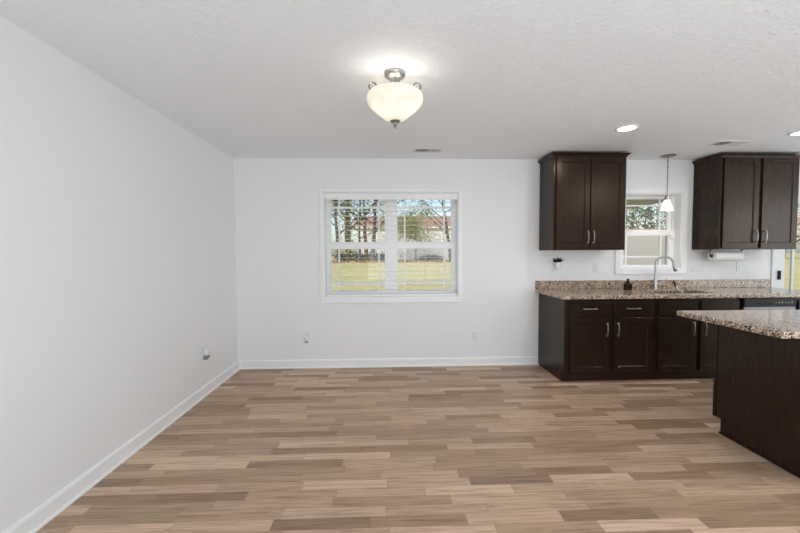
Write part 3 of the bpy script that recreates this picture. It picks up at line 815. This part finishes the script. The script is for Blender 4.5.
# neighbouring house
HW = plain('white_siding', (.80, .77, .75), .8, var=.04, scale=3)
hs = thing('neighbor_house', (3.5, 35, gz(30)), 'white house with a red roof beyond the lawn and trees', 'house')
hz = gz(30)
MB().box(-2.6, 13, 32, 40, hz-.2, 3.55).build('wall', HW, hs)
MB().prism([(31.8, 3.52), (36, 4.9), (40.2, 3.52)], 'x', -3.1, 13.5).build('roof', mat_roof((.52, .27, .20)), hs)
MB().box(-3.1, 13.5, 31.74, 31.84, 3.44, 3.60).build('fascia', plain('white_fascia', (.75, .72, .68), .7), hs)
for x in (8.3, 11.0):
    w = MB().box(x-.5, x+.5, 31.95, 32.02, 1.7, 2.9).build('window', TRIM, hs)
    MB().box(x-.42, x+.42, 31.93, 31.96, 1.78, 2.82).build('pane', plain('house_window_pane', (.10, .12, .15), .1), w)
m = MB(); rnd = random.Random(5)
for i in range(1500): leaves(m, (rnd.uniform(-6, 9), rnd.uniform(22.9, 24.3), gz(23.6)+.03+.05*rnd.random()), (.1, .1, .01), 1, .10, rnd)
tag(m.build('fallen_leaves', LEAFB), 'rust brown fallen leaves along the far lawn edge', 'leaves', kind='stuff')
for k, (x, y, w, h) in enumerate(((-3.1, 26.9, .9, .55), (-1.5, 27.3, 1.0, .5), (-.1, 27.0, .8, .5), (3.3, 27.5, .9, .32))):
    m = MB(); rnd = random.Random(40+k)
    leaves(m, (x, y, gz(y)+h*.55), (w*.5, w*.4, h*.32), 700, .085, rnd)
    lab = ('dark low shrub below the thick ivy covered tree', 'dark low shrub below the forked tree', 'dark low shrub near the middle mullion of the twin window', 'small dark shrub in front of the white house wall in the right panes')[k]
    t = thing('shrub', (x, y, gz(y)), lab, 'shrub', 'shrubs before the white house')
    m.build('foliage', LEAFD, t); MB().tube([(x, y, gz(y)-.05), (x, y, gz(y)+h*.8)], .04, 6).build('stem', BARK, t)

# covered porch behind the sink window
PORCH = plain('porch_paint_beige', (.62, .58, .46), .7, var=.03)
PWALL = plain('porch_wall_greige', (.50, .48, .44), .8, var=.03)
struct(MB().box(1.9, 11.2, D+T+.002, 7.8, 2.50, 2.60).build('porch_roof', PORCH))
struct(MB().box(1.9, 11.2, D+T+.002, 7.8, gz(D)-.05, -.06).build('porch_slab', plain('concrete', (.55, .54, .52), .9, var=.08)))
bm_ = thing('porch_beam', (5.2, 6.0, 2.26), 'pale beige beam under the porch roof seen through the sink window', 'beam')
MB().box(5.12, 5.28, D+T+.004, 7.75, 2.28, 2.50).build('beam', PORCH, bm_)
pw = thing('garden_wall', (5.2, 9.5, gz(9.5)), 'plain greige garden wall with a tan cap behind the sink window', 'wall')
MB().box(2.6, 7.57, 9.45, 9.57, gz(9.5)-.1, 1.90).build('panel', PWALL, pw)
MB().box(2.57, 7.75, 9.41, 9.61, 1.90, 1.95).build('cap_rail', plain('tan_cap', (.52, .38, .25), .6), pw)
MB().box(7.57, 7.72, 9.44, 9.58, gz(9.5)-.1, 1.90).build('end_post', plain('slate_post', (.16, .18, .22), .6), pw)
struct(MB().box(10.9, 11.06, 7.58, 7.74, -.06, 2.5).build('porch_pillar', PORCH))
gs = 'trees and bushes beyond the porch'
tree('blossom_tree', 13.7, 19.5, 5.0, .12, 0, BARKG, LEAFW, 1800, 'pale blossoming tree beyond the garden wall', 21, .10, .2, group=gs, spread=.6)
tree('yard_tree', 16.4, 22, 5.0, .12, 0, BARKG, LEAFG, 1500, 'light green tree furthest right seen over the garden wall', 22, .10, .2, group=gs, spread=.6)
tree('brown_bush', 11.5, 15.6, 3.0, .06, .02, BARK, LEAFD, 700, 'sparse dark brown bush just beyond the garden wall', 23, .09, .15, group=gs, spread=.25)
tree('evergreen_tree', 18, 27, 7, .16, 0, BARK, LEAFG, 2200, 'green tree behind the pale blossoming trees', 24, .16, .12, group=gs, spread=.9)
tree('autumn_tree', 30, 26, 7, .16, 0, BARK, LEAFB, 2200, 'autumn brown tree seen through the patio door glass', 25, .18, .12, group=gs, spread=.9)
